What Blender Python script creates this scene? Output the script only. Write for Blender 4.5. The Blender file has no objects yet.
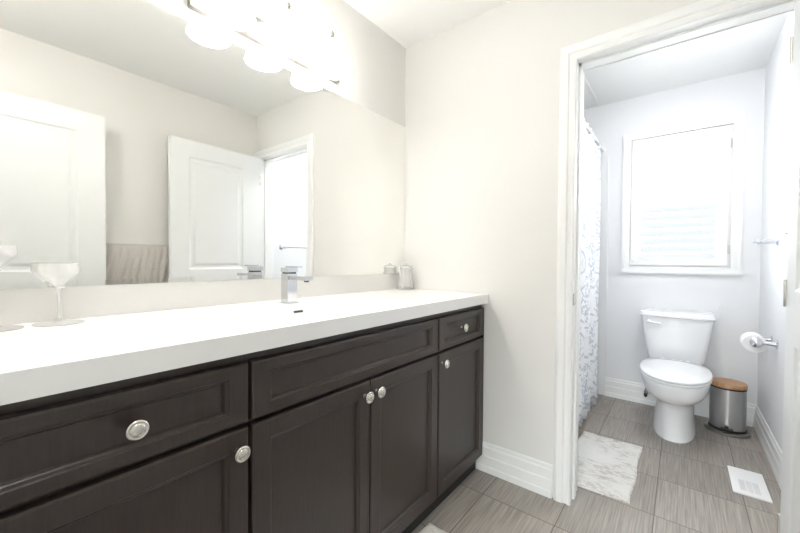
import bpy, bmesh, math, random
import numpy as np
from mathutils import Vector, Matrix
random.seed(3)
S = bpy.context.scene
C = S.collection
PI = math.pi

# ---------------------------------------------------------------- camera, world, lights, exposure
LAMP_E = 6.0        # emission of the vanity light's frosted shades
BULB_E = 65.0
SKY_S = 14.0
CEIL_FILL = 20.5         # added dome above the camera, evens out the vanity room's light
BATH_FILL = 22.0         # added unseen dome that brightens the toilet room
EXPO = 1.26
f, yaw, pitch, roll = 355.6, .6692, -.0179, .0077
Fv = np.array([-math.sin(yaw)*math.cos(pitch), math.cos(yaw)*math.cos(pitch), math.sin(pitch)])
Rv = np.array([math.cos(yaw), math.sin(yaw), 0.0]); Uv = np.cross(Rv, Fv)
R2 = Rv*math.cos(roll)+Uv*math.sin(roll); U2 = Uv*math.cos(roll)-Rv*math.sin(roll)
cam = bpy.data.objects.new('camera', bpy.data.cameras.new('camera')); C.objects.link(cam)
M = Matrix.Identity(4)
for i in range(3):
    M[i][0] = R2[i]; M[i][1] = U2[i]; M[i][2] = -Fv[i]
M[0][3], M[1][3], M[2][3] = 1.3641, 0.0, 1.1211
cam.matrix_world = M
cam.data.sensor_width = 36.0; cam.data.lens = f*36/800; cam.data.clip_start = .02
S.camera = cam

W = bpy.data.worlds.new('sky'); S.world = W; W.use_nodes = True
nt = W.node_tree; nt.nodes.clear()
wo = nt.nodes.new('ShaderNodeOutputWorld'); bg = nt.nodes.new('ShaderNodeBackground')
tc = nt.nodes.new('ShaderNodeTexCoord'); sx = nt.nodes.new('ShaderNodeSeparateXYZ'); cr = nt.nodes.new('ShaderNodeValToRGB')
nt.links.new(tc.outputs['Generated'], sx.inputs[0]); hz = nt.nodes.new('ShaderNodeMath'); hz.operation = 'MULTIPLY_ADD'; hz.inputs[1].default_value = .5; hz.inputs[2].default_value = .5
nt.links.new(sx.outputs[2], hz.inputs[0]); nt.links.new(hz.outputs[0], cr.inputs[0])
e = cr.color_ramp.elements
e[0].position = 0.45; e[0].color = (.42, .43, .44, 1)
e[1].position = .495; e[1].color = (.029, .030, .0315, 1)      # houses across the garden
q = e.new(.572); q.color = (.029, .030, .0315, 1)
q = e.new(.590); q.color = (.94, .965, 1.0, 1)
nt.links.new(cr.outputs[0], bg.inputs[0]); bg.inputs[1].default_value = SKY_S
nt.links.new(bg.outputs[0], wo.inputs[0])

def area(name, loc, rot, sx_, sy_, power, col=(1, 1, 1), portal=False):
    l = bpy.data.lights.new(name, 'AREA'); l.shape = 'RECTANGLE'; l.size = sx_; l.size_y = sy_
    l.energy = power; l.color = col; l.cycles.is_portal = portal
    o = bpy.data.objects.new(name, l); o.location = loc; o.rotation_euler = rot; C.objects.link(o); return o
area('window_portal', (1.335, 3.56, 1.59), (PI/2, 0, PI), .62, 1.04, 1, portal=True).rotation_euler = (-PI/2, 0, 0)

area('fill_window_portal', (1.4, -2.64, 1.4), (PI/2, 0, 0), 1.02, 1.42, 1, portal=True)  # portal for the added bedroom window
vs = S.view_settings
vs.view_transform = 'Standard'; vs.look = 'None'; vs.exposure = EXPO; vs.gamma = 1; vs.use_curve_mapping = False
S.cycles.max_bounces = 14; S.cycles.diffuse_bounces = 8; S.cycles.glossy_bounces = 8
S.cycles.transmission_bounces = 10; S.cycles.transparent_max_bounces = 16
S.cycles.use_denoising = True
S.cycles.sample_clamp_indirect = 6.0

# ---------------------------------------------------------------- materials
def mat(name, col, rough=.5, metal=0.0, spec=.5, coat=0.0, build=None):
    m = bpy.data.materials.new(name); m.use_nodes = True
    b = m.node_tree.nodes['Principled BSDF']
    b.inputs['Base Color'].default_value = (*col, 1); b.inputs['Roughness'].default_value = rough
    b.inputs['Metallic'].default_value = metal; b.inputs['Specular IOR Level'].default_value = spec
    b.inputs['Coat Weight'].default_value = coat
    if build: build(m.node_tree, b)
    return m
def N(nt, t, **k):
    n = nt.nodes.new(t)
    for a, v in k.items(): setattr(n, a, v)
    return n
def math_n(nt, op, a, b=None, c=None):
    n = nt.nodes.new('ShaderNodeMath'); n.operation = op
    for i, v in enumerate((a, b, c)):
        if v is None: continue
        if isinstance(v, (int, float)): n.inputs[i].default_value = v
        else: nt.links.new(v, n.inputs[i])
    return n.outputs[0]
def mixc(nt, fac, a, b):
    n = nt.nodes.new('ShaderNodeMix'); n.data_type = 'RGBA'
    if isinstance(fac, (int, float)): n.inputs[0].default_value = fac
    else: nt.links.new(fac, n.inputs[0])
    for i, v in ((6, a), (7, b)):
        if isinstance(v, tuple): n.inputs[i].default_value = (*v, 1)
        else: nt.links.new(v, n.inputs[i])
    return n.outputs[2]
def ramp(nt, v, p0, p1, c0=(0, 0, 0), c1=(1, 1, 1)):
    r = nt.nodes.new('ShaderNodeValToRGB'); nt.links.new(v, r.inputs[0])
    r.color_ramp.elements[0].position = p0; r.color_ramp.elements[1].position = p1
    r.color_ramp.elements[0].color = (*c0, 1); r.color_ramp.elements[1].color = (*c1, 1)
    return r.outputs[0]
def noise(nt, scale, vec, detail=3, rough=.5):
    n = nt.nodes.new('ShaderNodeTexNoise'); n.inputs['Scale'].default_value = scale
    n.inputs['Detail'].default_value = detail; n.inputs['Roughness'].default_value = rough
    nt.links.new(vec, n.inputs['Vector']); return n.outputs[0]
def wcoord(nt, scale=(1, 1, 1)):
    g = nt.nodes.new('ShaderNodeNewGeometry'); m = nt.nodes.new('ShaderNodeMapping'); m.inputs['Scale'].default_value = scale
    nt.links.new(g.outputs['Position'], m.inputs[0]); return m.outputs[0]
def bump(nt, b, h, strength, dist=.002):
    n = nt.nodes.new('ShaderNodeBump'); n.inputs['Strength'].default_value = strength; n.inputs['Distance'].default_value = dist
    nt.links.new(h, n.inputs['Height']); nt.links.new(n.outputs[0], b.inputs['Normal'])

def paint_bump(s):
    def fn(nt, b): bump(nt, b, noise(nt, s, wcoord(nt), 2), .08, .001)
    return fn
m_wall = mat('cream wall paint', (.745, .735, .71), .75, build=paint_bump(220))
m_bath = mat('pale grey wall paint', (.79, .792, .80), .7, build=paint_bump(220))
m_ceil = mat('ceiling paint', (.86, .86, .85), .9, build=paint_bump(160))
m_trim = mat('white gloss trim', (.84, .84, .83), .32, build=paint_bump(60))
m_door = mat('white door paint', (.79, .80, .80), .35, build=paint_bump(60))
m_ceram = mat('white ceramic', (.82, .825, .83), .07, coat=.3)
m_counter = mat('white solid surface', (.85, .85, .845), .22, build=paint_bump(300))
m_chrome = mat('chrome', (.68, .69, .72), .08, 1.0)
m_nickel = mat('satin nickel', (.72, .70, .66), .22, 1.0)
m_aged = mat('pewter', (.36, .35, .33), .3, 1.0)
m_steel = mat('brushed steel', (.56, .56, .56), .28, 1.0,
    build=lambda nt, b: bump(nt, b, noise(nt, 60, wcoord(nt, (1, 1, 30)), 2), .15, .0006))
m_black = mat('black plastic', (.012, .012, .012), .3)
m_dark = mat('dark gap', (.012, .010, .009), .6)
m_paper = mat('toilet paper', (.86, .86, .86), .95)
m_mirror = mat('mirror', (.965, .968, .945), .0, 1.0)
m_plast = mat('white metal grille', (.86, .86, .86), .4)

def wood_fn(nt, b):
    n = noise(nt, 9, wcoord(nt, (1, 14, 1.2)), 5, .6)
    n2 = noise(nt, 2.5, wcoord(nt, (1, 1.5, 1)), 2)
    c = mixc(nt, ramp(nt, n, .35, .7), (.028, .0200, .0162), (.039, .0282, .0232))
    c = mixc(nt, math_n(nt, 'MULTIPLY', ramp(nt, n2, .35, .7), .5), c, (.045, .030, .024))
    nt.links.new(c, b.inputs['Base Color']); bump(nt, b, n, .015, .0005)
m_wood = mat('espresso stained wood', (.04, .03, .025), .36, spec=.5, coat=.12, build=wood_fn)
def bam_fn(nt, b):
    n = noise(nt, 12, wcoord(nt, (1.2, 9, 1)), 4)
    nt.links.new(mixc(nt, ramp(nt, n, .3, .7), (.34, .17, .08), (.55, .33, .18)), b.inputs['Base Color'])
m_bamboo = mat('bamboo wood', (.5, .3, .16), .42, build=bam_fn)

def floor_fn(nt, b):
    g = N(nt, 'ShaderNodeNewGeometry'); s = N(nt, 'ShaderNodeSeparateXYZ'); nt.links.new(g.outputs['Position'], s.inputs[0])
    tx = math_n(nt, 'DIVIDE', math_n(nt, 'SUBTRACT', s.outputs[0], .635-3.265), .3265)
    ty = math_n(nt, 'DIVIDE', math_n(nt, 'SUBTRACT', s.outputs[1], 1.578-3.45), .345)
    def line(t, w):
        fr = math_n(nt, 'FRACT', t); d = math_n(nt, 'ABSOLUTE', math_n(nt, 'SUBTRACT', fr, .5))
        return math_n(nt, 'GREATER_THAN', d, .5-w)
    grout = math_n(nt, 'MAXIMUM', line(tx, .0062), line(ty, .0058))
    cx = N(nt, 'ShaderNodeCombineXYZ'); nt.links.new(math_n(nt, 'FLOOR', tx), cx.inputs[0]); nt.links.new(math_n(nt, 'FLOOR', ty), cx.inputs[1])
    wn = N(nt, 'ShaderNodeTexWhiteNoise'); wn.noise_dimensions = '3D'; nt.links.new(cx.outputs[0], wn.inputs['Vector'])
    off = N(nt, 'ShaderNodeVectorMath', operation='MULTIPLY_ADD'); off.inputs[1].default_value = (5, 7, 0)
    nt.links.new(wn.outputs['Color'], off.inputs[0]); nt.links.new(wcoord(nt, (105, 2.4, 1)), off.inputs[2])
    n = noise(nt, 1.6, off.outputs[0], 4, .65)
    off2 = N(nt, 'ShaderNodeVectorMath', operation='MULTIPLY_ADD'); off2.inputs[1].default_value = (9, 3, 0)
    nt.links.new(wn.outputs['Color'], off2.inputs[0]); nt.links.new(wcoord(nt, (40, 1.6, 1)), off2.inputs[2])
    n2 = noise(nt, 1.0, off2.outputs[0], 3, .6)
    c = mixc(nt, ramp(nt, n, .34, .68), (.205, .178, .153), (.42, .385, .35))
    c = mixc(nt, math_n(nt, 'MULTIPLY', ramp(nt, n2, .3, .7), .35), c, (.36, .325, .29))
    tv = math_n(nt, 'MULTIPLY_ADD', wn.outputs['Value'], .22, .86)
    mul = N(nt, 'ShaderNodeMix', data_type='RGBA', blend_type='MULTIPLY'); mul.inputs[0].default_value = 1
    nt.links.new(c, mul.inputs[6]); nt.links.new(tv, mul.inputs[7])
    col = mixc(nt, grout, mul.outputs[2], (.12, .105, .09))
    nt.links.new(col, b.inputs['Base Color'])
    h = math_n(nt, 'SUBTRACT', math_n(nt, 'MULTIPLY', n, .3), grout)
    bump(nt, b, h, .35, .0015)
m_floor = mat('linear wood-look grey floor tile', (.3, .27, .24), .42, build=floor_fn)

def rug_fn(dist):
    def fn(nt, b):
        n = noise(nt, 260, wcoord(nt), 3); 
        g = noise(nt, 22, wcoord(nt, (1, 2.6, 1)), 6, .8)
        g2 = noise(nt, 5, wcoord(nt), 2)
        k = math_n(nt, 'MULTIPLY', ramp(nt, g, .46, .60), ramp(nt, g2, .40, .55))
        c = mixc(nt, math_n(nt, 'MULTIPLY', k, dist), (.80, .79, .76), (.44, .39, .35))
        c = mixc(nt, math_n(nt, 'MULTIPLY', ramp(nt, n, .3, .7), .3), c, (.60, .58, .54))
        nt.links.new(c, b.inputs['Base Color']); bump(nt, b, n, .9, .006)
    return fn
m_mat = mat('distressed white mat', (.8, .79, .77), .95, spec=.1, build=rug_fn(.9))
m_rug = mat('shaggy ivory rug', (.8, .78, .74), .98, spec=.05, build=rug_fn(.5))
def towel_fn(nt, b):
    n = noise(nt, 420, wcoord(nt), 3)
    c = mixc(nt, ramp(nt, n, .3, .7), (.50, .47, .44), (.66, .63, .60))
    nt.links.new(c, b.inputs['Base Color']); bump(nt, b, n, .8, .004)
m_towel = mat('grey terry cloth', (.42, .39, .36), .98, spec=.05, build=towel_fn)

def curtain_fn(nt, b):
    g = N(nt, 'ShaderNodeNewGeometry'); s = N(nt, 'ShaderNodeSeparateXYZ'); nt.links.new(g.outputs['Position'], s.inputs[0])
    y, z = s.outputs[1], s.outputs[2]
    nz = noise(nt, 9, wcoord(nt), 2)
    wob = math_n(nt, 'MULTIPLY', math_n(nt, 'SUBTRACT', nz, .5), 1.3)
    py = math_n(nt, 'MULTIPLY', y, 2*PI/.42); pz = math_n(nt, 'MULTIPLY', z, 2*PI/.56)
    a = math_n(nt, 'ADD', math_n(nt, 'COSINE', py), math_n(nt, 'COSINE', pz)); a = math_n(nt, 'ADD', a, math_n(nt, 'MULTIPLY', wob, .5))
    ring = math_n(nt, 'LESS_THAN', math_n(nt, 'ABSOLUTE', math_n(nt, 'SUBTRACT', math_n(nt, 'ABSOLUTE', a), .55)), .075)
    inner = math_n(nt, 'GREATER_THAN', math_n(nt, 'ABSOLUTE', a), 1.0)
    vor = N(nt, 'ShaderNodeTexVoronoi'); vor.inputs['Scale'].default_value = 70; nt.links.new(wcoord(nt, (1, 1, .7)), vor.inputs['Vector'])
    dots = math_n(nt, 'LESS_THAN', vor.outputs['Distance'], .52)
    med = math_n(nt, 'MULTIPLY', inner, dots)
    scr = noise(nt, 8, wcoord(nt), 1)
    vine = math_n(nt, 'LESS_THAN', math_n(nt, 'ABSOLUTE', math_n(nt, 'SUBTRACT', scr, .5)), .007)
    fac = math_n(nt, 'MAXIMUM', math_n(nt, 'MAXIMUM', ring, med), vine)
    c = mixc(nt, math_n(nt, 'MULTIPLY', fac, .85), (.86, .87, .89), (.52, .56, .64))
    nt.links.new(c, b.inputs['Base Color'])
m_curtain = mat('white curtain with blue-grey damask print', (.86, .87, .89), .9, spec=.1, build=curtain_fn)

def glass(name, tint=(1, 1, 1), white=0.0, refl=1.0):
    m = bpy.data.materials.new(name); m.use_nodes = True; nt = m.node_tree; nt.nodes.clear()
    o = N(nt, 'ShaderNodeOutputMaterial'); t = N(nt, 'ShaderNodeBsdfTransparent'); g = N(nt, 'ShaderNodeBsdfGlossy'); g.inputs['Roughness'].default_value = .02
    t.inputs[0].default_value = (*tint, 1)
    lw = N(nt, 'ShaderNodeLayerWeight'); lw.inputs[0].default_value = .25
    mx = N(nt, 'ShaderNodeMixShader'); nt.links.new(math_n(nt, 'MULTIPLY', lw.outputs['Fresnel'], refl), mx.inputs[0])
    nt.links.new(t.outputs[0], mx.inputs[1]); nt.links.new(g.outputs[0], mx.inputs[2])
    out = mx.outputs[0]
    if white:
        d = N(nt, 'ShaderNodeBsdfDiffuse'); d.inputs[0].default_value = (.9, .9, .9, 1)
        m2 = N(nt, 'ShaderNodeMixShader'); m2.inputs[0].default_value = white
        nt.links.new(out, m2.inputs[1]); nt.links.new(d.outputs[0], m2.inputs[2]); out = m2.outputs[0]
    nt.links.new(out, o.inputs[0]); return m
m_pane = glass('window pane glass', (.97, .99, .98))
m_glass = glass('pressed clear glass', (.995, .995, .995), .30, .5)
m_glass2 = glass('cut clear glass', (.985, .985, .985), .25, .5)

def emis(name, col, st):
    m = bpy.data.materials.new(name); m.use_nodes = True
    b = m.node_tree.nodes['Principled BSDF']; b.inputs['Base Color'].default_value = (.9, .9, .9, 1); b.inputs['Roughness'].default_value = .3
    b.inputs['Emission Color'].default_value = (*col, 1); b.inputs['Emission Strength'].default_value = st
    return m
m_shade = emis('lit frosted glass shade', (1.0, .968, .925), LAMP_E)
m_bulb = emis('lit bulb', (1.0, .968, .925), BULB_E)
m_fill_dome = emis('added fill dome warm', (1.0, .97, .93), CEIL_FILL)
m_fill_dome2 = emis('added fill dome cool', (.98, .985, 1.0), BATH_FILL)

# ---------------------------------------------------------------- object helpers
WL = {}
def setp(o, label=None, cat=None, group=None, kind=None):
    if label: o['label'] = label
    if cat: o['category'] = cat
    if group: o['group'] = group
    if kind: o['kind'] = kind
def thing(name, loc, label, cat, group=None):
    o = bpy.data.objects.new(name, None); C.objects.link(o); o.location = loc; o.empty_display_size = .05
    setp(o, label, cat, group); WL[o] = Vector(loc); return o
def obj(name, bm, m, parent=None, base=None, smooth=None, bevel=0, seg=2):
    """bm is in world coordinates; it becomes one mesh object"""
    if bevel:
        es = [e for e in bm.edges if len(e.link_faces) == 2 and e.calc_face_angle() > .6]
        bmesh.ops.bevel(bm, geom=es, offset=bevel, segments=seg, profile=.5, affect='EDGES', clamp_overlap=True)
    bmesh.ops.recalc_face_normals(bm, faces=bm.faces)
    o_w = Vector(base) if base else (WL[parent] if parent else Vector((0, 0, 0)))
    bmesh.ops.translate(bm, verts=bm.verts, vec=-o_w)
    if smooth is not None:
        for f_ in bm.faces: f_.smooth = True
        for e_ in bm.edges:
            if len(e_.link_faces) == 2 and e_.calc_face_angle() > smooth: e_.smooth = False
    me = bpy.data.meshes.new(name); bm.to_mesh(me); bm.free(); me.materials.append(m)
    o = bpy.data.objects.new(name, me); C.objects.link(o)
    if parent: o.parent = parent; o.location = o_w - WL[parent]
    else: o.location = o_w
    WL[o] = o_w; return o
def struct(name, bm, m, **k):
    o = obj(name, bm, m, **k)
    if 'parent' not in k or k['parent'] is None: o['kind'] = 'structure'
    return o
def BM(): return bmesh.new()
def box(bm, x0, x1, y0, y1, z0, z1):
    v = [bm.verts.new(p) for p in ((x0, y0, z0), (x1, y0, z0), (x1, y1, z0), (x0, y1, z0), (x0, y0, z1), (x1, y0, z1), (x1, y1, z1), (x0, y1, z1))]
    for q in ((0, 3, 2, 1), (4, 5, 6, 7), (0, 1, 5, 4), (1, 2, 6, 5), (2, 3, 7, 6), (3, 0, 4, 7)): bm.faces.new([v[i] for i in q])
    return bm
def B(*a): return box(BM(), *a)
def loft(bm, rings, cap0=True, cap1=True, closed=True):
    vs_ = [[bm.verts.new(p) for p in r] for r in rings]
    n = len(vs_[0])
    for a, b in zip(vs_, vs_[1:]):
        for i in range(n if closed else n-1):
            j = (i+1) % n; bm.faces.new((a[i], a[j], b[j], b[i]))
    if cap0: bm.faces.new(vs_[0][::-1])
    if cap1: bm.faces.new(vs_[-1])
    return bm
def frame_axes(ax):
    ax = Vector(ax).normalized(); t = Vector((0, 0, 1)) if abs(ax.z) < .9 else Vector((1, 0, 0))
    u = ax.cross(t).normalized(); return ax, u, ax.cross(u).normalized()
def lathe(bm, o, ax, prof, n=32, cap=True, sq=1.0, flute=0, fd=0):
    """prof: (r, h) along axis"""
    ax, u, w = frame_axes(ax); o = Vector(o); rings = []
    for r, h in prof:
        r = max(r, 1e-4)
        rings.append([o+ax*h+u*(r*(1+fd*math.cos(flute*2*PI*i/n))*math.cos(2*PI*i/n))*sq+w*(r*(1+fd*math.cos(flute*2*PI*i/n))*math.sin(2*PI*i/n)) for i in range(n)])
    return loft(bm, rings, cap, cap)
def tube(bm, pts, r, n=12):
    pts = [Vector(p) for p in pts]; rings = []
    up = None
    for i, p in enumerate(pts):
        d = (pts[min(i+1, len(pts)-1)]-pts[max(i-1, 0)]).normalized()
        if up is None: _, u, w = frame_axes(d)
        else:
            u = (up-d*up.dot(d)).normalized(); w = d.cross(u)
        up = u
        rings.append([p+u*r*math.cos(2*PI*k/n)+w*r*math.sin(2*PI*k/n) for k in range(n)])
    return loft(bm, rings)
def strip(bm, prof, a, b, n_in):
    """extrude a profile of (depth, height) from point a to b (floor points); depth goes along n_in"""
    a, b, n_in = Vector(a), Vector(b), Vector(n_in)
    return loft(bm, [[p+n_in*d+Vector((0, 0, h)) for d, h in prof] for p in (a, b)])

# ---------------------------------------------------------------- setting
YE, YE2, YB = 1.7654, 1.885, 3.405      # face of end wall, its back, face of the toilet room's back wall
XR, XRB = 1.735, 1.785                  # right wall of vanity room and of toilet room
H = 2.435
YN = -.12                               # near wall with the entry the camera looks in from
OX0, OX1, OZ = .965, 1.70, 2.045
struct('floor', B(-.1, 2.7, -2.6, 3.6, -.05, 0), m_floor)
struct('ceiling', B(-.1, 2.7, -2.6, 3.6, H, H+.05), m_ceil)
struct('wall_left', B(-.1, 0, -2.6, YE, 0, H), m_wall)
bm = B(-.1, OX0, YE, YE2, 0, H); box(bm, OX0, OX1, YE, YE2, OZ, H); box(bm, OX1, 1.9, YE, YE2, 0, H)
struct('wall_end', bm, m_wall)
struct('wall_right', B(XR, 1.9, YN, YE, 0, H), m_wall)
bm = B(-.1, .86, YN-.1, YN, 0, H); box(bm, .86, 1.72, YN-.1, YN, OZ, H); box(bm, 1.72, 2.7, YN-.1, YN, 0, H)
struct('wall_near', bm, m_wall)
struct('wall_bedroom_right', B(2.6, 2.7, -2.6, YN-.1, 0, H), m_wall)
bm = B(0, .9, -2.6, -2.5, 0, H); box(bm, 1.9, 2.6, -2.6, -2.5, 0, H); box(bm, .9, 1.9, -2.6, -2.5, 0, .7); box(bm, .9, 1.9, -2.6, -2.5, 2.1, H)
struct('wall_bedroom_back', bm, m_wall)
# toilet room
WX0, WX1, WZ0, WZ1 = 1.035, 1.635, 1.085, 2.095
bm = B(-.1, WX0, YB, YB+.14, 0, H); box(bm, WX1, 1.9, YB, YB+.14, 0, H)
box(bm, WX0, WX1, YB, YB+.14, 0, WZ0); box(bm, WX0, WX1, YB, YB+.14, WZ1, H)
struct('wall_bath_back', bm, m_bath)
struct('wall_bath_right', B(XRB, 1.9, YE2, YB, 0, H), m_bath)
struct('wall_bath_left', B(-.1, .0, YE2, YB, 0, H), m_bath)
struct('wall_bath_front', bm := box(B(0, OX0, YE2, YE2+.004, 0, H), OX0, XRB, YE2, YE2+.004, OZ, H), m_bath)
struct('wall_tub_tile', B(0.0, .878, YB-.010, YB, .0, 2.0), m_ceram, bevel=.002)
struct('trim_ceiling', B(.785, .803, YE2+.004, YB, H-.006, H), m_trim)

BB = [(0, 0), (.017, 0), (.017, .030), (.014, .036), (.014, .082), (.0105, .088), (.0105, .128), (.006, .136), (.006, .148), (.003, .155), (0, .155)]
def baseboard(name, a, b, n_): struct(name, strip(BM(), BB, a, b, n_), m_trim)
baseboard('baseboard_end', (.505, YE, 0), (.902, YE, 0), (0, -1, 0))
baseboard('baseboard_right', (XR, YN, 0), (XR, YE-.02, 0), (-1, 0, 0))
baseboard('baseboard_bath_back', (.879, YB, 0), (XRB, YB, 0), (0, -1, 0))
baseboard('baseboard_bath_right', (XRB, YE2+.02, 0), (XRB, YB-.018, 0), (-1, 0, 0))
# door frame of the toilet room
CAS = [(0, 0), (.012, 0), (.016, .004), (.016, .010), (.011, .014), (.011, .030), (.017, .036), (.019, .060), (.015, .070), (.006, .074), (0, .074)]
def casing(ifs, x0, x1, z1, y, sgn, w=.074, left=True, right=True, xr_clip=None):
    bm = BM()
    # profile coordinate runs from the opening edge (0) outwards (w)
    prof = CAS
    def leg(x, s, xlim=None):
        r = []
        for zz in (0, 1):
            ring = []
            for d, h in prof:
                px = x - s*h
                if xlim is not None: px = min(px, xlim)
                ring.append(Vector((px, y+sgn*d, 0 if zz == 0 else z1+h)))
            r.append(ring)
        loft(bm, r)
    if left: leg(x0, 1)
    if right: leg(x1, -1, xr_clip)
    r = []
    for side, x in ((1, x0), (-1, x1)):
        ring = []
        for d, h in prof:
            px = x - side*h
            if xr_clip is not None: px = min(px, xr_clip)
            ring.append(Vector((px, y+sgn*d, z1+h)))
        r.append(ring)
    loft(bm, r)
    return bm
struct('trim_door_casing', casing(None, .982, 1.692, 2.03, YE, -1, xr_clip=XR), m_trim)
struct('trim_door_casing_bath', casing(None, .982, 1.692, 2.03, YE2+.004, 1, xr_clip=XRB), m_trim)
struct('trim_entry_casing', casing(None, .878, 1.70, 2.03, YN, 1, xr_clip=XR), m_trim)
bm = B(OX0, .978, YE, YE2+.004, 0, 2.034); box(bm, 1.687, OX1, YE, YE2+.004, 0, 2.034); box(bm, OX0, OX1, YE, YE2+.004, 2.034, OZ)
box(bm, .978, .988, YE+.045, YE+.085, 0, 2.034); box(bm, 1.677, 1.687, YE+.045, YE+.085, 0, 2.034); box(bm, .978, 1.687, YE+.045, YE+.085, 2.024, 2.034)
jamb = struct('trim_door_jamb', bm, m_trim)
sp = obj('strike_plate', B(.9785, .9835, YE-.0135, YE+.034, .922, .975), m_nickel, jamb, bevel=.0008, seg=1)
bm = B(.86, .872, YN-.1, YN, 0, 2.034); box(bm, 1.706, 1.72, YN-.1, YN, 0, 2.034); box(bm, .86, 1.72, YN-.1, YN, 2.034, OZ)
struct('trim_entry_jamb', bm, m_trim)

# ---------------------------------------------------------------- panelled doors standing open against the right wall
def ring_rect(x, y0, y1, z0, z1): return [(x, y0, z0), (x, y1, z0), (x, y1, z1), (x, y0, z1)]
def door_mesh(L, Hd, T, panels):
    """door leaf in local coordinates: y 0..L from the hinge, x 0..T, moulded panels on both faces"""
    bm = BM()
    ys = sorted({0, L, *[p[0] for p in panels], *[p[1] for p in panels]}); zs = sorted({0, Hd, *[p[2] for p in panels], *[p[3] for p in panels]})
    for X, s in ((0, 1), (T, -1)):
        for i in range(len(ys)-1):
            for k in range(len(zs)-1):
                q = (ys[i], ys[i+1], zs[k], zs[k+1])
                if q in panels:
                    rr = []
                    for ins, dep in ((0, 0), (.006, .0045), (.013, .007), (.03, .008), (.045, .003), (.05, .002)):
                        rr.append([bm.verts.new(p) for p in ring_rect(X+s*dep, q[0]+ins, q[1]-ins, q[2]+ins, q[3]-ins)])
                    for a, b in zip(rr, rr[1:]):
                        for j in range(4): bm.faces.new((a[j], a[(j+1) % 4], b[(j+1) % 4], b[j]))
                    bm.faces.new(rr[-1])
                else:
                    bm.faces.new([bm.verts.new(p) for p in ring_rect(X, *q)])
    for a, b in (((0, 0), (L, 0)), ((L, 0), (L, Hd)), ((L, Hd), (0, Hd)), ((0, Hd), (0, 0))):
        bm.faces.new([bm.verts.new(p) for p in ((0, a[0], a[1]), (0, b[0], b[1]), (T, b[0], b[1]), (T, a[0], a[1]))])
    bmesh.ops.remove_doubles(bm, verts=bm.verts, dist=1e-5)
    return bm
def lever(bm, x, y, z, s, dy):
    lathe(bm, (x, y, z), (s, 0, 0), [(.026, 0), (.026, .006), (.012, .009), (.010, .040)], 20)
    tube(bm, [(x+s*.036, y, z), (x+s*.040, y+dy*.03, z), (x+s*.040, y+dy*.11, z)], .008, 10)
# bathroom door: hinge near (1.645, 1.735), free end near (1.60, 1.0)
d1 = door_mesh(.735, 2.02, .035, [(.165, .605, .20, .86), (.165, .605, 1.03, 1.895)])
bmesh.ops.rotate(d1, verts=d1.verts, cent=(0, 0, 0), matrix=Matrix.Rotation(PI, 3, 'Z'))
bmesh.ops.translate(d1, verts=d1.verts, vec=(.035, 0, 0))
ang = -math.atan2(.036, .735)
bmesh.ops.rotate(d1, verts=d1.verts, cent=(0, 0, 0), matrix=Matrix.Rotation(ang, 3, 'Z'))
bmesh.ops.translate(d1, verts=d1.verts, vec=(1.643, YE-.022, .008))
door1 = struct('door_1', d1, m_door, base=(1.643, YE-.022, 0))
door1['label'] = 'open white panelled door on the toilet room doorway'
for z in (.22, 1.02, 1.83):
    bm = lathe(BM(), (1.6405, YE-.019, z-.045), (0, 0, 1), [(.0045, 0), (.0045, .09)], 12)
    obj('hinge', bm, m_nickel, door1, smooth=.6)
bm = BM(); lathe(bm, (1.6065, YE-.022-.690, .93), (-1, 0, 0), [(.026, 0), (.026, .004), (.010, .008), (.010, .018), (.022, .024), (.024, .034), (.016, .040), (.001, .042)], 20); obj('door_handle', bm, m_nickel, door1, smooth=.6)
# entry door, folded back along the right wall
d2 = door_mesh(.75, 2.03, .035, [(.135, .615, .20, .86), (.135, .615, 1.03, 1.905)])
bmesh.ops.translate(d2, verts=d2.verts, vec=(1.605, -.118, .008))
door2 = struct('door_2', d2, m_door, base=(1.605, -.118, 0))
door2['label'] = 'open white panelled entry door folded back by the grey towel'
for z in (.22, 1.02, 1.83): obj('hinge', lathe(BM(), (1.600, -.117, z-.045), (0, 0, 1), [(.006, 0), (.006, .09)], 12), m_nickel, door2, smooth=.6)

# ---------------------------------------------------------------- window with shutter
YF = YB
def frame(bm, x0, x1, z0, z1, w, y0, y1):
    box(bm, x0, x0+w, y0, y1, z0, z1); box(bm, x1-w, x1, y0, y1, z0, z1)
    box(bm, x0+w, x1-w, y0, y1, z0, z0+w); box(bm, x0+w, x1-w, y0, y1, z1-w, z1); return bm
bm = BM(); frame(bm, .978, 1.692, 1.03, 2.15, .058, YF-.022, YF); frame(bm, .985, 1.685, 1.037, 2.143, .012, YF-.028, YF-.022)
win = struct('window_1', bm, m_trim, base=(1.335, YF, 1.03))
obj('window_frame', frame(frame(BM(), WX0, WX1, WZ0, WZ1, .022, YF, YF+.139), WX0+.022, WX1-.022, WZ0+.022, WZ1-.022, .035, YF+.085, YF+.125), m_trim, win)
sash = BM(); box(sash, WX0+.057, WX1-.057, YF+.09, YF+.12, 1.565, 1.60)
obj('meeting_rail', sash, m_trim, win)
obj('glass_pane', B(WX0+.05, WX1-.05, YF+.100, YF+.104, WZ0+.05, WZ1-.05), m_pane, win)
bm = BM(); frame(bm, WX0+.008, WX1-.018, WZ0+.012, WZ1-.012, .062, YF-.02, YF+.006)
sh = obj('shutter', bm, m_trim, win)
bm = BM(); z0, z1 = WZ0+.074, WZ1-.074; n = 14
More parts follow.
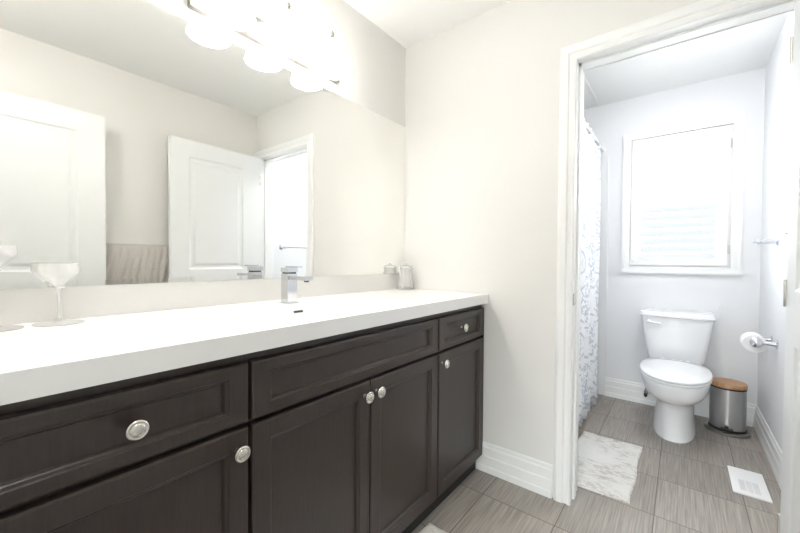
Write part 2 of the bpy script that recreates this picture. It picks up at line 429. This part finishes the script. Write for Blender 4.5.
for i in range(n):
    zc = z0+(i+.5)*(z1-z0)/n; a = math.radians(8); ca, sa = math.cos(a), math.sin(a)
    for_ring = []
    for x in (WX0+.072, WX1-.082):
        r = []
        for k in range(12):
            t = 2*PI*k/12; u_, w_ = .031*math.cos(t), .0045*math.sin(t)
            r.append(Vector((x, YF-.007+u_*ca-w_*sa, zc+u_*sa+w_*ca)))
        for_ring.append(r)
    loft(bm, for_ring)
obj('louvers', bm, m_trim, sh, smooth=.7)
for z in (1.215, 1.955):
    bm = lathe(BM(), (WX1-.013, YF-.026, z-.032), (0, 0, 1), [(.0045, 0), (.0045, .064)], 10)
    obj('shutter_hinge', bm, m_nickel, sh, smooth=.6)
obj('shutter_latch', B(WX0+.018, WX0+.034, YF-.026, YF-.02, 1.13, 1.136), m_nickel, sh)

bm = frame(BM(), .9, 1.9, .7, 2.1, .05, -2.58, -2.52); box(bm, .95, 1.85, -2.575, -2.525, 1.53, 1.57)
fill_win = struct('added_fill_window', bm, m_trim, base=(1.4, -2.5, .7))  # unseen window added behind the camera as a broad daylight source
obj('glass_pane', B(.94, 1.86, -2.552, -2.548, .74, 2.06), m_pane, fill_win)

# ---------------------------------------------------------------- vanity cabinets
XF = .55      # door faces
def front(name, y0, y1, z0, z1, parent, fw=.056, fz=None):
    fz = fz or fw
    bm = BM(); rings = []
    for ins, x in ((0, XF-.021), (0, XF-.006), (.0015, XF-.002), (.006, XF), (fw-.008, XF), (fw-.006, XF-.003), (fw-.001, XF-.0045), (fw+.001, XF-.007), (fw+.004, XF-.013), (fw+.007, XF-.013)):
        iz = ins if ins < .02 else ins-fw+fz
        rings.append(ring_rect(x, y0+ins, y1-ins, z0+iz, z1-iz))
    loft(bm, rings)
    return obj(name, bm, m_wood, parent)
def knob(y, z, parent):
    bm = lathe(BM(), (XF, y, z), (1, 0, 0), [(.0085, 0), (.0075, .004), (.0055, .010), (.006, .016), (.0125, .0185), (.0185, .021), (.0195, .0235), (.0185, .026), (.0162, .0272), (.0150, .0266), (.0128, .0266), (.0118, .0285), (.0075, .0297), (.001, .0300)], 36)
    return obj('knob', bm, m_nickel, parent, smooth=.9)
def carcass(y0, y1, t):
    bm = B(.004, XF-.022, y0, y1, .080, .896)
    obj('carcass', bm, m_wood, t)
    obj('toe_kick', B(.40, .512, y0, y1, 0, .080), m_dark, t)
ZT0, ZT1, ZD0, ZD1 = .728, .871, .086, .716
LAB = ['dark brown vanity cabinet at the left with a knobbed drawer above one door',
       'wide dark brown sink cabinet with double doors under the faucet',
       'narrow dark brown vanity cabinet against the end wall with small drawer and door']
units = []
for k, (y0, y1) in enumerate(((-.116, .4485), (.4495, 1.303), (1.304, YE-.001))):
    t = thing('vanity_cabinet', (.3, (y0+y1)/2, 0), LAB[k], 'cabinet', 'vanity cabinets in a row under the white counter')
    carcass(y0, y1, t); units.append(t)
u = units[0]
d = front('drawer', -.017, .445, ZT0, ZT1, u, fz=.036); knob(.214, .800, d)
d = front('door', -.017, .445, ZD0, ZD1, u); knob(.417, .668, d)
obj('filler_panel', B(XF-.021, XF-.004, -.116, -.021, ZD0, ZT1), m_wood, u)
u = units[1]
d = front('drawer_front', .4525, 1.3005, ZT0, ZT1, u, fz=.036)
d = front('door', .4525, .8745, ZD0, ZD1, u); knob(.847, .671, d)
d = front('door', .8775, 1.3005, ZD0, ZD1, u); knob(.905, .672, d)
u = units[2]
d = front('drawer', 1.3065, 1.7515, ZT0, ZT1, u, fz=.036); knob(1.505, .805, d)
d = front('door', 1.3065, 1.7515, ZD0, ZD1, u); knob(1.334, .672, d)
obj('filler_panel', B(XF-.021, XF-.006, 1.754, YE-.002, ZD0, ZT1), m_wood, u)

# counter with its moulded basin
ZC = .946
ct = BM()
def rr(x0, x1, y0, y1, z): return [ct.verts.new(p) for p in ((x0, y0, z), (x1, y0, z), (x1, y1, z), (x0, y1, z))]
CX, CY0, CY1 = .566, YN+.001, YE-.001
rings = [rr(.002, CX, CY0, CY1, .898), rr(.002, CX, CY0, CY1, ZC), rr(.215, .505, .605, 1.085, ZC), rr(.222, .498, .612, 1.078, ZC-.006), rr(.240, .480, .66, 1.03, ZC-.042)]
for a, b in zip(rings, rings[1:]):
    for j in range(4): ct.faces.new((a[j], a[(j+1) % 4], b[(j+1) % 4], b[j]))
ct.faces.new(rings[-1]); ct.faces.new(rings[0][::-1])
counter = obj('vanity_counter', ct, m_counter, base=(.28, .82, .898), bevel=.0025)
setp(counter, 'long white solid-surface countertop with moulded sink basin on dark vanity', 'countertop')
# overflow slot on the basin's rear wall
bm = B(-.001, .0012, -.020, .020, -.0042, .0042)
bmesh.ops.rotate(bm, verts=bm.verts, cent=(0, 0, 0), matrix=Matrix.Rotation(math.radians(-26), 3, 'Y'))
bmesh.ops.translate(bm, verts=bm.verts, vec=(.2305, .815, ZC-.0225))
obj('overflow_slot', bm, m_black, counter)
obj('drain', lathe(BM(), (.36, .845, ZC-.042), (0, 0, 1), [(.03, -.002), (.03, .002), (.02, .004)], 28), m_chrome, counter, smooth=.6)

# faucet
fy = .84
t = thing('faucet', (.135, fy, ZC), 'square chrome single-lever faucet standing behind the sink basin', 'faucet')
obj('base_plate', B(.107, .163, fy-.028, fy+.028, ZC, ZC+.005), m_chrome, t, bevel=.001)
obj('body', B(.113, .157, fy-.022, fy+.022, ZC+.005, ZC+.118), m_chrome, t, bevel=.002)
bm = B(.156, .262, fy-.017, fy+.017, ZC+.095, ZC+.110)
obj('spout', bm, m_chrome, t, bevel=.002)
obj('aerator', lathe(BM(), (.247, fy, ZC+.095), (0, 0, -1), [(.010, 0), (.010, .006)], 16), m_black, t)
obj('cartridge', B(.116, .154, fy-.019, fy+.019, ZC+.118, ZC+.124), m_black, t)
bm = B(.111, .159, fy-.023, fy+.023, ZC+.124, ZC+.142)
hd = obj('handle', bm, m_chrome, t, bevel=.002)
obj('lever', B(.125, .205, fy-.012, fy+.012, ZC+.1425, ZC+.1485), m_chrome, hd, bevel=.001)

# ---------------------------------------------------------------- mirror
bm = BM()
MY0, MY1, MZ0, MZ1 = -.10, YE-.004, 1.0395, 1.9461
loft(bm, [ring_rect(x, MY0+i, MY1-i, MZ0+i, MZ1-i) for x, i in ((.0005, 0), (.0057, 0), (.0065, .016))])
mir = obj('wall_mirror', bm, m_mirror, base=(0, .83, MZ0))
setp(mir, 'large frameless mirror hanging above the white countertop behind the faucet', 'mirror')

# ---------------------------------------------------------------- vanity light
t = thing('vanity_light', (0, .86, 2.0), 'chrome vanity light bar with three glowing frosted shades above the mirror', 'light fixture')
obj('back_plate', B(.0005, .024, .52, 1.20, 1.995, 2.085), m_aged, t, bevel=.004)
src = []
def lampset(y):
    a = obj('arm', tube(BM(), [(.02, y, 2.05), (.05, y, 2.052), (.085, y, 2.075), (.10, y, 2.118)], .007, 10), m_aged, t, smooth=.7)
    f_ = obj('finial', lathe(BM(), (.10, y, 2.102), (0, 0, 1), [(.026, 0), (.026, .012), (.020, .022), (.008, .032), (.0055, .040), (.008, .044), (.0075, .050), (.002, .060), (.001, .064)], 24), m_aged, t, smooth=.6)
    prof = [(.024, 2.112), (.042, 2.104), (.054, 2.086), (.061, 2.055), (.065, 2.03), (.070, 2.005), (.075, 1.988), (.077, 1.981)]
    prof = prof+[(r-.003, z+.001) for r, z in prof[::-1]]
    s = obj('lamp_shade', lathe(BM(), (.10, y, 0), (0, 0, 1), prof, 40, cap=True), m_shade, t, smooth=.8)
    b_ = obj('bulb', lathe(BM(), (.10, y, 2.020), (0, 0, 1), [(.001, 0), (.014, .003), (.021, .012), (.023, .022), (.020, .036), (.013, .052), (.012, .078)], 20), m_bulb, t, smooth=1)
    return a, f_, s, b_
first = lampset(.63)
for y in (.86, 1.09):
    for o in first:
        c = o.copy(); c.location.y += y-.63; C.objects.link(c)

# ---------------------------------------------------------------- things on the counter
def coupe(loc, hgt, label, r=.040):
    bm = BM(); z0 = hgt-.062
    prof = [(.001, 0), (.051, 0), (.052, .002), (.040, .004), (.012, .007), (.0055, .014), (.0042, z0-.012), (.008, z0-.004), (.014, z0), (.011, z0+.003),
            (.016, z0+.010), (.027, z0+.022), (.037, z0+.032), (r, z0+.038), (r, hgt-.002), (r-.001, hgt), (r-.004, hgt), (r-.0045, z0+.040), (.026, z0+.028), (.010, z0+.018), (.001, z0+.016)]
    # ribbed bowl
    n = 48; rings = []
    for i, (rad, h) in enumerate(prof):
        fl = .018 if h > z0+.012 and i < 15 else 0
        rings.append([Vector((loc[0]+rad*(1+fl*(1 if (k//2) % 2 else -1))*math.cos(2*PI*k/n), loc[1]+rad*(1+fl*(1 if (k//2) % 2 else -1))*math.sin(2*PI*k/n), ZC+h)) for k in range(n)])
    loft(bm, rings)
    o = obj('coupe_glass', bm, m_glass, base=(loc[0], loc[1], ZC), smooth=.5)
    setp(o, label, 'glass', 'pressed glass coupes on the counter'); return o
coupe((.070, .178), .160, 'short clear ribbed glass coupe on white counter, nearer the faucet')
coupe((.070, .062), .205, 'tall clear ribbed glass coupe on white counter, cut by left edge')
jx, jy = .068, 1.693
t = thing('glass_jar', (jx, jy, ZC), 'clear cut-glass jar on the counter in the corner by the mirror', 'jar')
bm = lathe(BM(), (jx, jy, ZC), (0, 0, 1), [(.001, 0), (.050, 0), (.052, .006), (.048, .020), (.041, .060), (.037, .100), (.036, .118), (.040, .124), (.040, .128), (.036, .128), (.033, .118), (.034, .100), (.038, .060), (.045, .020), (.040, .010), (.001, .009)], 48, flute=12, fd=.035)
obj('jar_body', bm, m_glass2, t, smooth=.6)
bm = lathe(BM(), (jx, jy, ZC+.1285), (0, 0, 1), [(.036, 0), (.038, .004), (.036, .010), (.020, .016), (.009, .020), (.010, .026), (.001, .030)], 32)
obj('lid', bm, m_glass2, t, smooth=.6)

# ---------------------------------------------------------------- towel on bar on the right wall
tb = thing('towel_bar', (XR, .84, 1.205), 'chrome towel bar on the right wall between the two open doors', 'towel bar')
obj('rail', tube(BM(), [(1.695, .52, 1.205), (1.695, 1.14, 1.205)], .007, 12), m_chrome, tb, smooth=.7)
for y in (.53, 1.13):
    obj('post', lathe(BM(), (XR-.0005, y, 1.205), (-1, 0, 0), [(.022, 0), (.022, .006), (.010, .010), (.009, .044)], 20), m_chrome, tb, smooth=.6)
bm = BM(); ny, nh = 70, 40; g = []
for i in range(ny+1):
    y = .56+.53*i/ny; row = []
    for k in range(nh+1):
        s = (list(np.linspace(-.47, -.012, 14))+list(np.linspace(-.009, .009, 9))+list(np.linspace(.012, .55, 18)))[k]                         # arc position: <0 back, >0 front
        fold = .007*math.sin(y*150+s*26)+.006*math.sin(y*71+1+s*34)
        if s <= -.012: p = (1.706+fold*.2, 1.205+.001+s+.012)
        elif s >= .012: p = (1.684-(fold+.014)*min(1, (s-.012)*14), 1.205-(s-.012))
        else:
            a = PI*(s+.012)/.024; p = (1.695+.011*math.cos(a), 1.205+.012*math.sin(a))
        row.append(bm.verts.new((p[0], y+.004*math.sin(s*20+y*9), p[1])))
    g.append(row)
for i in range(ny):
    for k in range(nh): bm.faces.new((g[i][k], g[i+1][k], g[i+1][k+1], g[i][k+1]))
tw = obj('towel', bm, m_towel, base=(1.69, .825, 1.2), smooth=2)
md = tw.modifiers.new('thick', 'SOLIDIFY'); md.thickness = .005; md.offset = 0
setp(tw, 'wrinkled grey towel folded over the bar on the right wall, seen in mirror', 'towel')
bm = BM()
loft(bm, [[Vector((1.684-(.014+.007*math.sin(y*150+.17*26)+.006*math.sin(y*71+1+.17*34))-.0045+dx, y, z)) for dx, z in ((0, 1.034), (0, 1.050), (.004, 1.050), (.004, 1.034))] for y in np.linspace(.562, 1.088, 90)])
obj('woven_band', bm, m_towel, tw)

# ---------------------------------------------------------------- toilet
TX = 1.341
def egg(cx, yf, yb, hw, z, n=48, k=2.3):
    """rounded outline, elongated towards the front (-y); the widest point lies 60% back"""
    r = []; ym = yf+(yb-yf)*.55
    for i in range(n):
        a = 2*PI*i/n; c, s = math.cos(a), math.sin(a)
        x = cx+hw*math.copysign(abs(c)**(2/k), c); L = (ym-yf) if s < 0 else (yb-ym)
        r.append(Vector((x, ym+L*math.copysign(abs(s)**(2/(2.05 if s < 0 else 3.2)), s), z)))
    return r
t = thing('toilet', (TX, 3.05, 0), 'white two-piece toilet with closed lid against the back wall', 'toilet')
bm = loft(BM(), [egg(TX, 2.783, 3.30, .117, 0), egg(TX, 2.785, 3.30, .119, .010), egg(TX, 2.793, 3.29, .115, .03), egg(TX, 2.80, 3.28, .109, .12), egg(TX, 2.795, 3.28, .108, .20),
    egg(TX, 2.775, 3.28, .112, .235), egg(TX, 2.70, 3.28, .136, .258), egg(TX, 2.635, 3.28, .160, .290), egg(TX, 2.592, 3.27, .175, .330), egg(TX, 2.575, 3.26, .182, .385), egg(TX, 2.575, 3.26, .183, .402), egg(TX, 2.585, 3.25, .176, .407)])
obj('bowl', bm, m_ceram, t, smooth=1.2)
bm = loft(BM(), [egg(TX, 2.568, 3.12, .181, .409), egg(TX, 2.562, 3.125, .184, .413), egg(TX, 2.562, 3.125, .184, .420), egg(TX, 2.568, 3.12, .181, .423)])
obj('seat', bm, m_ceram, t, smooth=1.2)
bm = loft(BM(), [egg(TX, 2.566, 3.12, .182, .4265), egg(TX, 2.560, 3.125, .185, .430), egg(TX, 2.560, 3.125, .185, .438), egg(TX, 2.575, 3.115, .177, .445), egg(TX, 2.66, 3.05, .12, .449)])
obj('lid', bm, m_ceram, t, smooth=1.2)
def rrect(cx, cy, hx, hy, z, r=.03, n=5, bow=.0):
    p = []
    for sx_, sy_, a0 in ((1, 1, 0), (-1, 1, PI/2), (-1, -1, PI), (1, -1, 1.5*PI)):
        for i in range(n+1):
            a = a0+PI/2*i/n; x = sx_*(hx-r)+r*math.cos(a); y = sy_*(hy-r)+r*math.sin(a)
            p.append(Vector((cx+x, cy+y, z)))
        if sx_ == -1 and sy_ == -1:   # bowed front
            for j in range(1, 6):
                xx = -(hx-r)+2*(hx-r)*j/6; p.append(Vector((cx+xx, cy-hy-bow*(1-(xx/(hx-r))**2), z)))
    return p
bm = loft(BM(), [rrect(TX, 3.285, .150, .088, .408, bow=.012), rrect(TX, 3.280, .160, .097, .43, bow=.014), rrect(TX, 3.275, .178, .104, .55, bow=.018), rrect(TX, 3.272, .203, .110, .722, bow=.022), rrect(TX, 3.272, .203, .110, .728, bow=.022)])
obj('tank', bm, m_ceram, t, smooth=.9)
bm = loft(BM(), [rrect(TX, 3.270, .208, .114, .729, bow=.022), rrect(TX, 3.270, .213, .119, .734, bow=.023), rrect(TX, 3.270, .213, .119, .756, bow=.023), rrect(TX, 3.270, .208, .114, .764, bow=.022)])
obj('tank_lid', bm, m_ceram, t, smooth=.7)
bm = lathe(BM(), (TX-.155, 3.157, .690), (0, -1, 0), [(.013, 0), (.013, .010), (.008, .014)], 16)
tube(bm, [(TX-.155, 3.142, .690), (TX-.125, 3.138, .687), (TX-.085, 3.136, .682)], .0065, 10)
obj('flush_lever', bm, m_ceram, t, smooth=.7)
# hinge caps, bolt caps
for s in (-1, 1):
    obj('hinge_cap', lathe(BM(), (TX+s*.07, 3.135, .408), (0, 0, 1), [(.014, 0), (.014, .03), (.008, .036)], 16), m_ceram, t, smooth=.7)
# shutoff valve
t = thing('shutoff_valve', (1.165, YB, .10), 'small chrome shutoff valve on the baseboard left of the toilet', 'valve')
bm = lathe(BM(), (1.165, YB-.0175, .10), (0, -1, 0), [(.016, 0), (.016, .005), (.007, .008), (.007, .05), (.010, .052), (.010, .07)], 16)
obj('valve_body', bm, m_chrome, t, smooth=.6)
obj('valve_knob', lathe(BM(), (1.165, YB-.0875, .10), (0, -1, 0), [(.010, 0), (.017, .003), (.017, .012), (.010, .015)], 16, sq=.7), m_black, t, smooth=.6)
obj('hose', tube(BM(), [(1.165, YB-.06, .108), (1.163, YB-.062, .2), (1.175, YB-.065, .3), (1.205, YB-.07, .405)], .005, 8), m_chrome, t, smooth=.7)

# ---------------------------------------------------------------- pedal bin
bx, by = 1.622, 3.205
t = thing('pedal_bin', (bx, by, 0), 'oval brushed steel pedal bin with bamboo lid beside the toilet', 'bin')
def oval(rx, ry, z, n=48, cy=by):
    rx *= 1.04; ry *= .98
    return [Vector((bx+rx*math.cos(2*PI*i/n), cy+ry*math.sin(2*PI*i/n), z)) for i in range(n)]
obj('base', loft(BM(), [oval(.108, .108, 0), oval(.112, .112, .005), oval(.111, .111, .014), oval(.104, .104, .020), oval(.088, .088, .022)]), m_aged, t, smooth=.7)
obj('foot_ring', loft(BM(), [oval(.094, .094, .0225), oval(.094, .094, .030), oval(.088, .088, .034)]), m_black, t, smooth=.7)
obj('bin_body', loft(BM(), [oval(.088, .088, .034), oval(.088, .088, .292)]), m_steel, t, smooth=.7)
obj('rim', loft(BM(), [oval(.0895, .0895, .292), oval(.0895, .0895, .302)]), m_black, t, smooth=.7)
obj('bin_lid', loft(BM(), [oval(.089, .089, .3025), oval(.091, .091, .306), oval(.091, .091, .324), oval(.087, .087, .330)]), m_bamboo, t, smooth=.7)
bm = B(bx-.040, bx+.020, by-.118, by-.088, .040, .047); box(bm, bx-.02, bx+.0, by-.100, by-.082, .047, .062)
obj('pedal', bm, m_black, t, bevel=.002)

# ---------------------------------------------------------------- toilet paper holder and towel bar on the toilet room's right wall
t = thing('toilet_paper_holder', (XRB, 2.80, .675), 'chrome toilet paper holder on the right wall of the toilet room', 'holder')
for y, nm in ((2.80, 'post'), (2.955, 'post')):
    bm = lathe(BM(), (XRB-.0005, y, .675), (-1, 0, 0), [(.024, 0), (.024, .005), (.015, .008), (.012, .03), (.011, .058), (.020, .062), (.027, .074), (.029, .086), (.025, .098), (.014, .108), (.001, .112)], 24)
    obj(nm, bm, m_chrome, t, smooth=.6)
obj('spindle', tube(BM(), [(1.698, 2.80, .675), (1.698, 2.955, .675)], .008, 12), m_chrome, t, smooth=.7)
bm = BM(); prof = [(.019, 0), (.049, 0), (.051, .002), (.051, .103), (.049, .105), (.019, .105)]
ax, u_, w_ = frame_axes((0, 1, 0)); o_ = Vector((1.698, 2.826, .662)); n = 48
rings = [[o_+ax*h+u_*r*math.cos(2*PI*i/n)+w_*r*math.sin(2*PI*i/n) for i in range(n)] for r, h in prof+[prof[0]]]
loft(bm, rings, False, False)
bmesh.ops.remove_doubles(bm, verts=bm.verts, dist=1e-5)
box(bm, 1.7475, 1.7490, 2.828, 2.929, .575, .665)
ro = obj('toilet_paper_roll', bm, m_paper, base=(1.698, 2.88, .665), smooth=.7)
setp(ro, 'white toilet paper roll hanging on the chrome wall holder', 'toilet paper')
t = thing('towel_bar', (XRB, 2.45, 1.24), 'chrome towel bar on the toilet room wall above the toilet paper', 'towel bar')
obj('rail', tube(BM(), [(1.715, 2.03, 1.24), (1.715, 2.865, 1.24)], .0065, 12), m_chrome, t, smooth=.7)
for y in (2.045, 2.85):
    obj('post', lathe(BM(), (XRB-.0005, y, 1.24), (-1, 0, 0), [(.024, 0), (.024, .005), (.013, .010), (.011, .055), (.014, .062), (.014, .078), (.006, .088), (.002, .105)], 20), m_chrome, t, smooth=.6)

# ---------------------------------------------------------------- shower curtain, rod, tub
bm = BM(); NY, NZ = 260, 16; g = []
for i in range(NY+1):
    y = 1.98+(3.262-1.98)*i/NY; row = []
    for k in range(NZ+1):
        z = .035+(2.025-.035)*k/NZ; amp = .012+.022*(1-k/NZ)
        x = .832+amp*math.sin(y*2*PI/.105+.6*math.sin(y*7))+.006*math.sin(y*23+z*2.2)
        row.append(bm.verts.new((x, y+.006*math.sin(z*3+y*11), z-.012*(1-k/NZ)*math.sin(y*19))))
    g.append(row)
for i in range(NY):
    for k in range(NZ): bm.faces.new((g[i][k], g[i+1][k], g[i+1][k+1], g[i][k+1]))
cu = obj('shower_curtain', bm, m_curtain, base=(.832, 2.66, .03), smooth=2)
md = cu.modifiers.new('thick', 'SOLIDIFY'); md.thickness = .002; md.offset = 0
setp(cu, 'white shower curtain with blue-grey damask print hanging left of the toilet', 'shower curtain')
t = thing('shower_rod', (.832, 2.66, 2.055), 'thin white shower rod holding the damask curtain', 'rod')
obj('rod', tube(BM(), [(.832, YE2+.005, 2.055), (.832, YB-.0105, 2.055)], .011, 14), m_trim, t, smooth=.7)
for y in (YE2+.0045, YB-.0165): obj('flange', lathe(BM(), (.832, y, 2.055), (0, 1, 0), [(.024, 0), (.024, .006)], 20), m_trim, t)
nr = 12
for i in range(nr):
    y = 2.02+1.22*i/(nr-1); bm = BM()
    pts = [(.832+.019*math.cos(a), y, 2.047+.021*math.sin(a)) for a in [2*PI*j/16 for j in range(17)]]
    obj('curtain_ring', tube(bm, pts, .0018, 6), m_chrome, t)
bm = BM(); tv = [rrect(.40, 2.645, .385, .745, 0.0, r=.03), rrect(.40, 2.645, .385, .745, .50, r=.03), rrect(.40, 2.645, .375, .738, .515, r=.03), rrect(.40, 2.645, .315, .68, .515, r=.10), rrect(.40, 2.645, .29, .64, .40, r=.12), rrect(.40, 2.645, .24, .56, .13, r=.14)]
loft(bm, tv); tub = obj('bathtub', bm, m_ceram, base=(.4, 2.645, 0), smooth=.6)
setp(tub, 'white bathtub behind the damask shower curtain', 'bathtub')

# ---------------------------------------------------------------- floor things
def rug(name, x0, x1, y0, y1, h, m, wob, label, cat, seed):
    rnd = random.Random(seed); bm = BM(); nx, ny = 60, 60; g = []
    for i in range(nx+1):
        row = []
        for k in range(ny+1):
            a, b_ = i/nx, k/ny; edge = min(a, 1-a, b_, 1-b_)
            zz = h*(1 if edge > .03 else .35+.65*(edge/.03))+rnd.uniform(-1, 1)*h*.10
            x = x0+(x1-x0)*a; y = y0+(y1-y0)*b_
            x += wob*math.sin(y*17+seed)*(abs(a-.5)*2)**6; y += wob*math.sin(x*21+seed)*(abs(b_-.5)*2)**6
            if edge == 0: x += rnd.uniform(-1, 1)*wob*.4; y += rnd.uniform(-1, 1)*wob*.4; zz = .0015
            row.append(bm.verts.new((x, y, zz)))
        g.append(row)
    for i in range(nx):
        for k in range(ny): bm.faces.new((g[i][k], g[i+1][k], g[i+1][k+1], g[i][k+1]))
    border = [e for e in bm.edges if len(e.link_faces) == 1]
    r = bmesh.ops.extrude_edge_only(bm, edges=border)
    for v in [q for q in r['geom'] if isinstance(q, bmesh.types.BMVert)]: v.co.z = .0004
    o = obj(name, bm, m, base=((x0+x1)/2, (y0+y1)/2, 0), smooth=2); setp(o, label, cat); return o
rug('bath_mat', .875, 1.197, 1.937, 2.583, .010, m_mat, .004, 'distressed white bath mat on the grey tiles inside the toilet room doorway', 'bath mat', 2)
rug('vanity_rug', .535, 1.05, .45, 1.262, .014, m_rug, .005, 'ivory shag rug on the grey tiles in front of the vanity', 'rug', 5)
t = thing('floor_vent', (1.65, 2.505, 0), 'white metal floor register vent between the toilet room door and bin', 'vent')
bm = frame(BM(), 0, 0, 0, 0, 0, 0, 0) if False else BM()
vx0, vx1, vy0, vy1 = 1.582, 1.717, 2.365, 2.645
gx0, gx1, gy0, gy1 = 1.612, 1.687, 2.400, 2.510
box(bm, vx0, gx0, vy0, vy1, .0005, .006); box(bm, gx1, vx1, vy0, vy1, .0005, .006); box(bm, gx0, gx1, vy0, gy0, .0005, .006); box(bm, gx0, gx1, gy1, vy1, .0005, .006)
obj('plate', bm, m_plast, t)
bm = BM()
for i in range(11):
    y = gy0+.004+i*.0098; box(bm, gx0, gx1, y, y+.004, .001, .0045)
for i in (1, 2): box(bm, gx0+(gx1-gx0)*i/3-.002, gx0+(gx1-gx0)*i/3+.002, gy0, gy1, .001, .005)
obj('slats', bm, m_plast, t)
obj('damper', B(gx0, gx1, gy0, gy1, .0004, .0009), mat('grey damper metal', (.35, .35, .36), .5), t)

# ---------------------------------------------------------------- ceiling lights added out of the frame to brighten both rooms
def dome(name, x, y, r, m, label):
    t = thing(name, (x, y, H), label, 'added fill light')
    obj('rim', lathe(BM(), (x, y, H-.0005), (0, 0, -1), [(r+.012, 0), (r+.012, .018), (r, .022)], 40), m_nickel, t, smooth=.6)
    obj('diffuser', lathe(BM(), (x, y, H-.022), (0, 0, -1), [(r, 0), (r*.92, .022), (r*.7, .040), (r*.35, .052), (.002, .056)], 40), m, t, smooth=1)
dome('added_ceiling_light', 1.35, 2.25, .15, m_fill_dome2, 'added round ceiling fill light of the toilet room, out of view')
dome('added_ceiling_light', .95, .02, .115, m_fill_dome, 'added small round ceiling fill light of the vanity room above the camera')
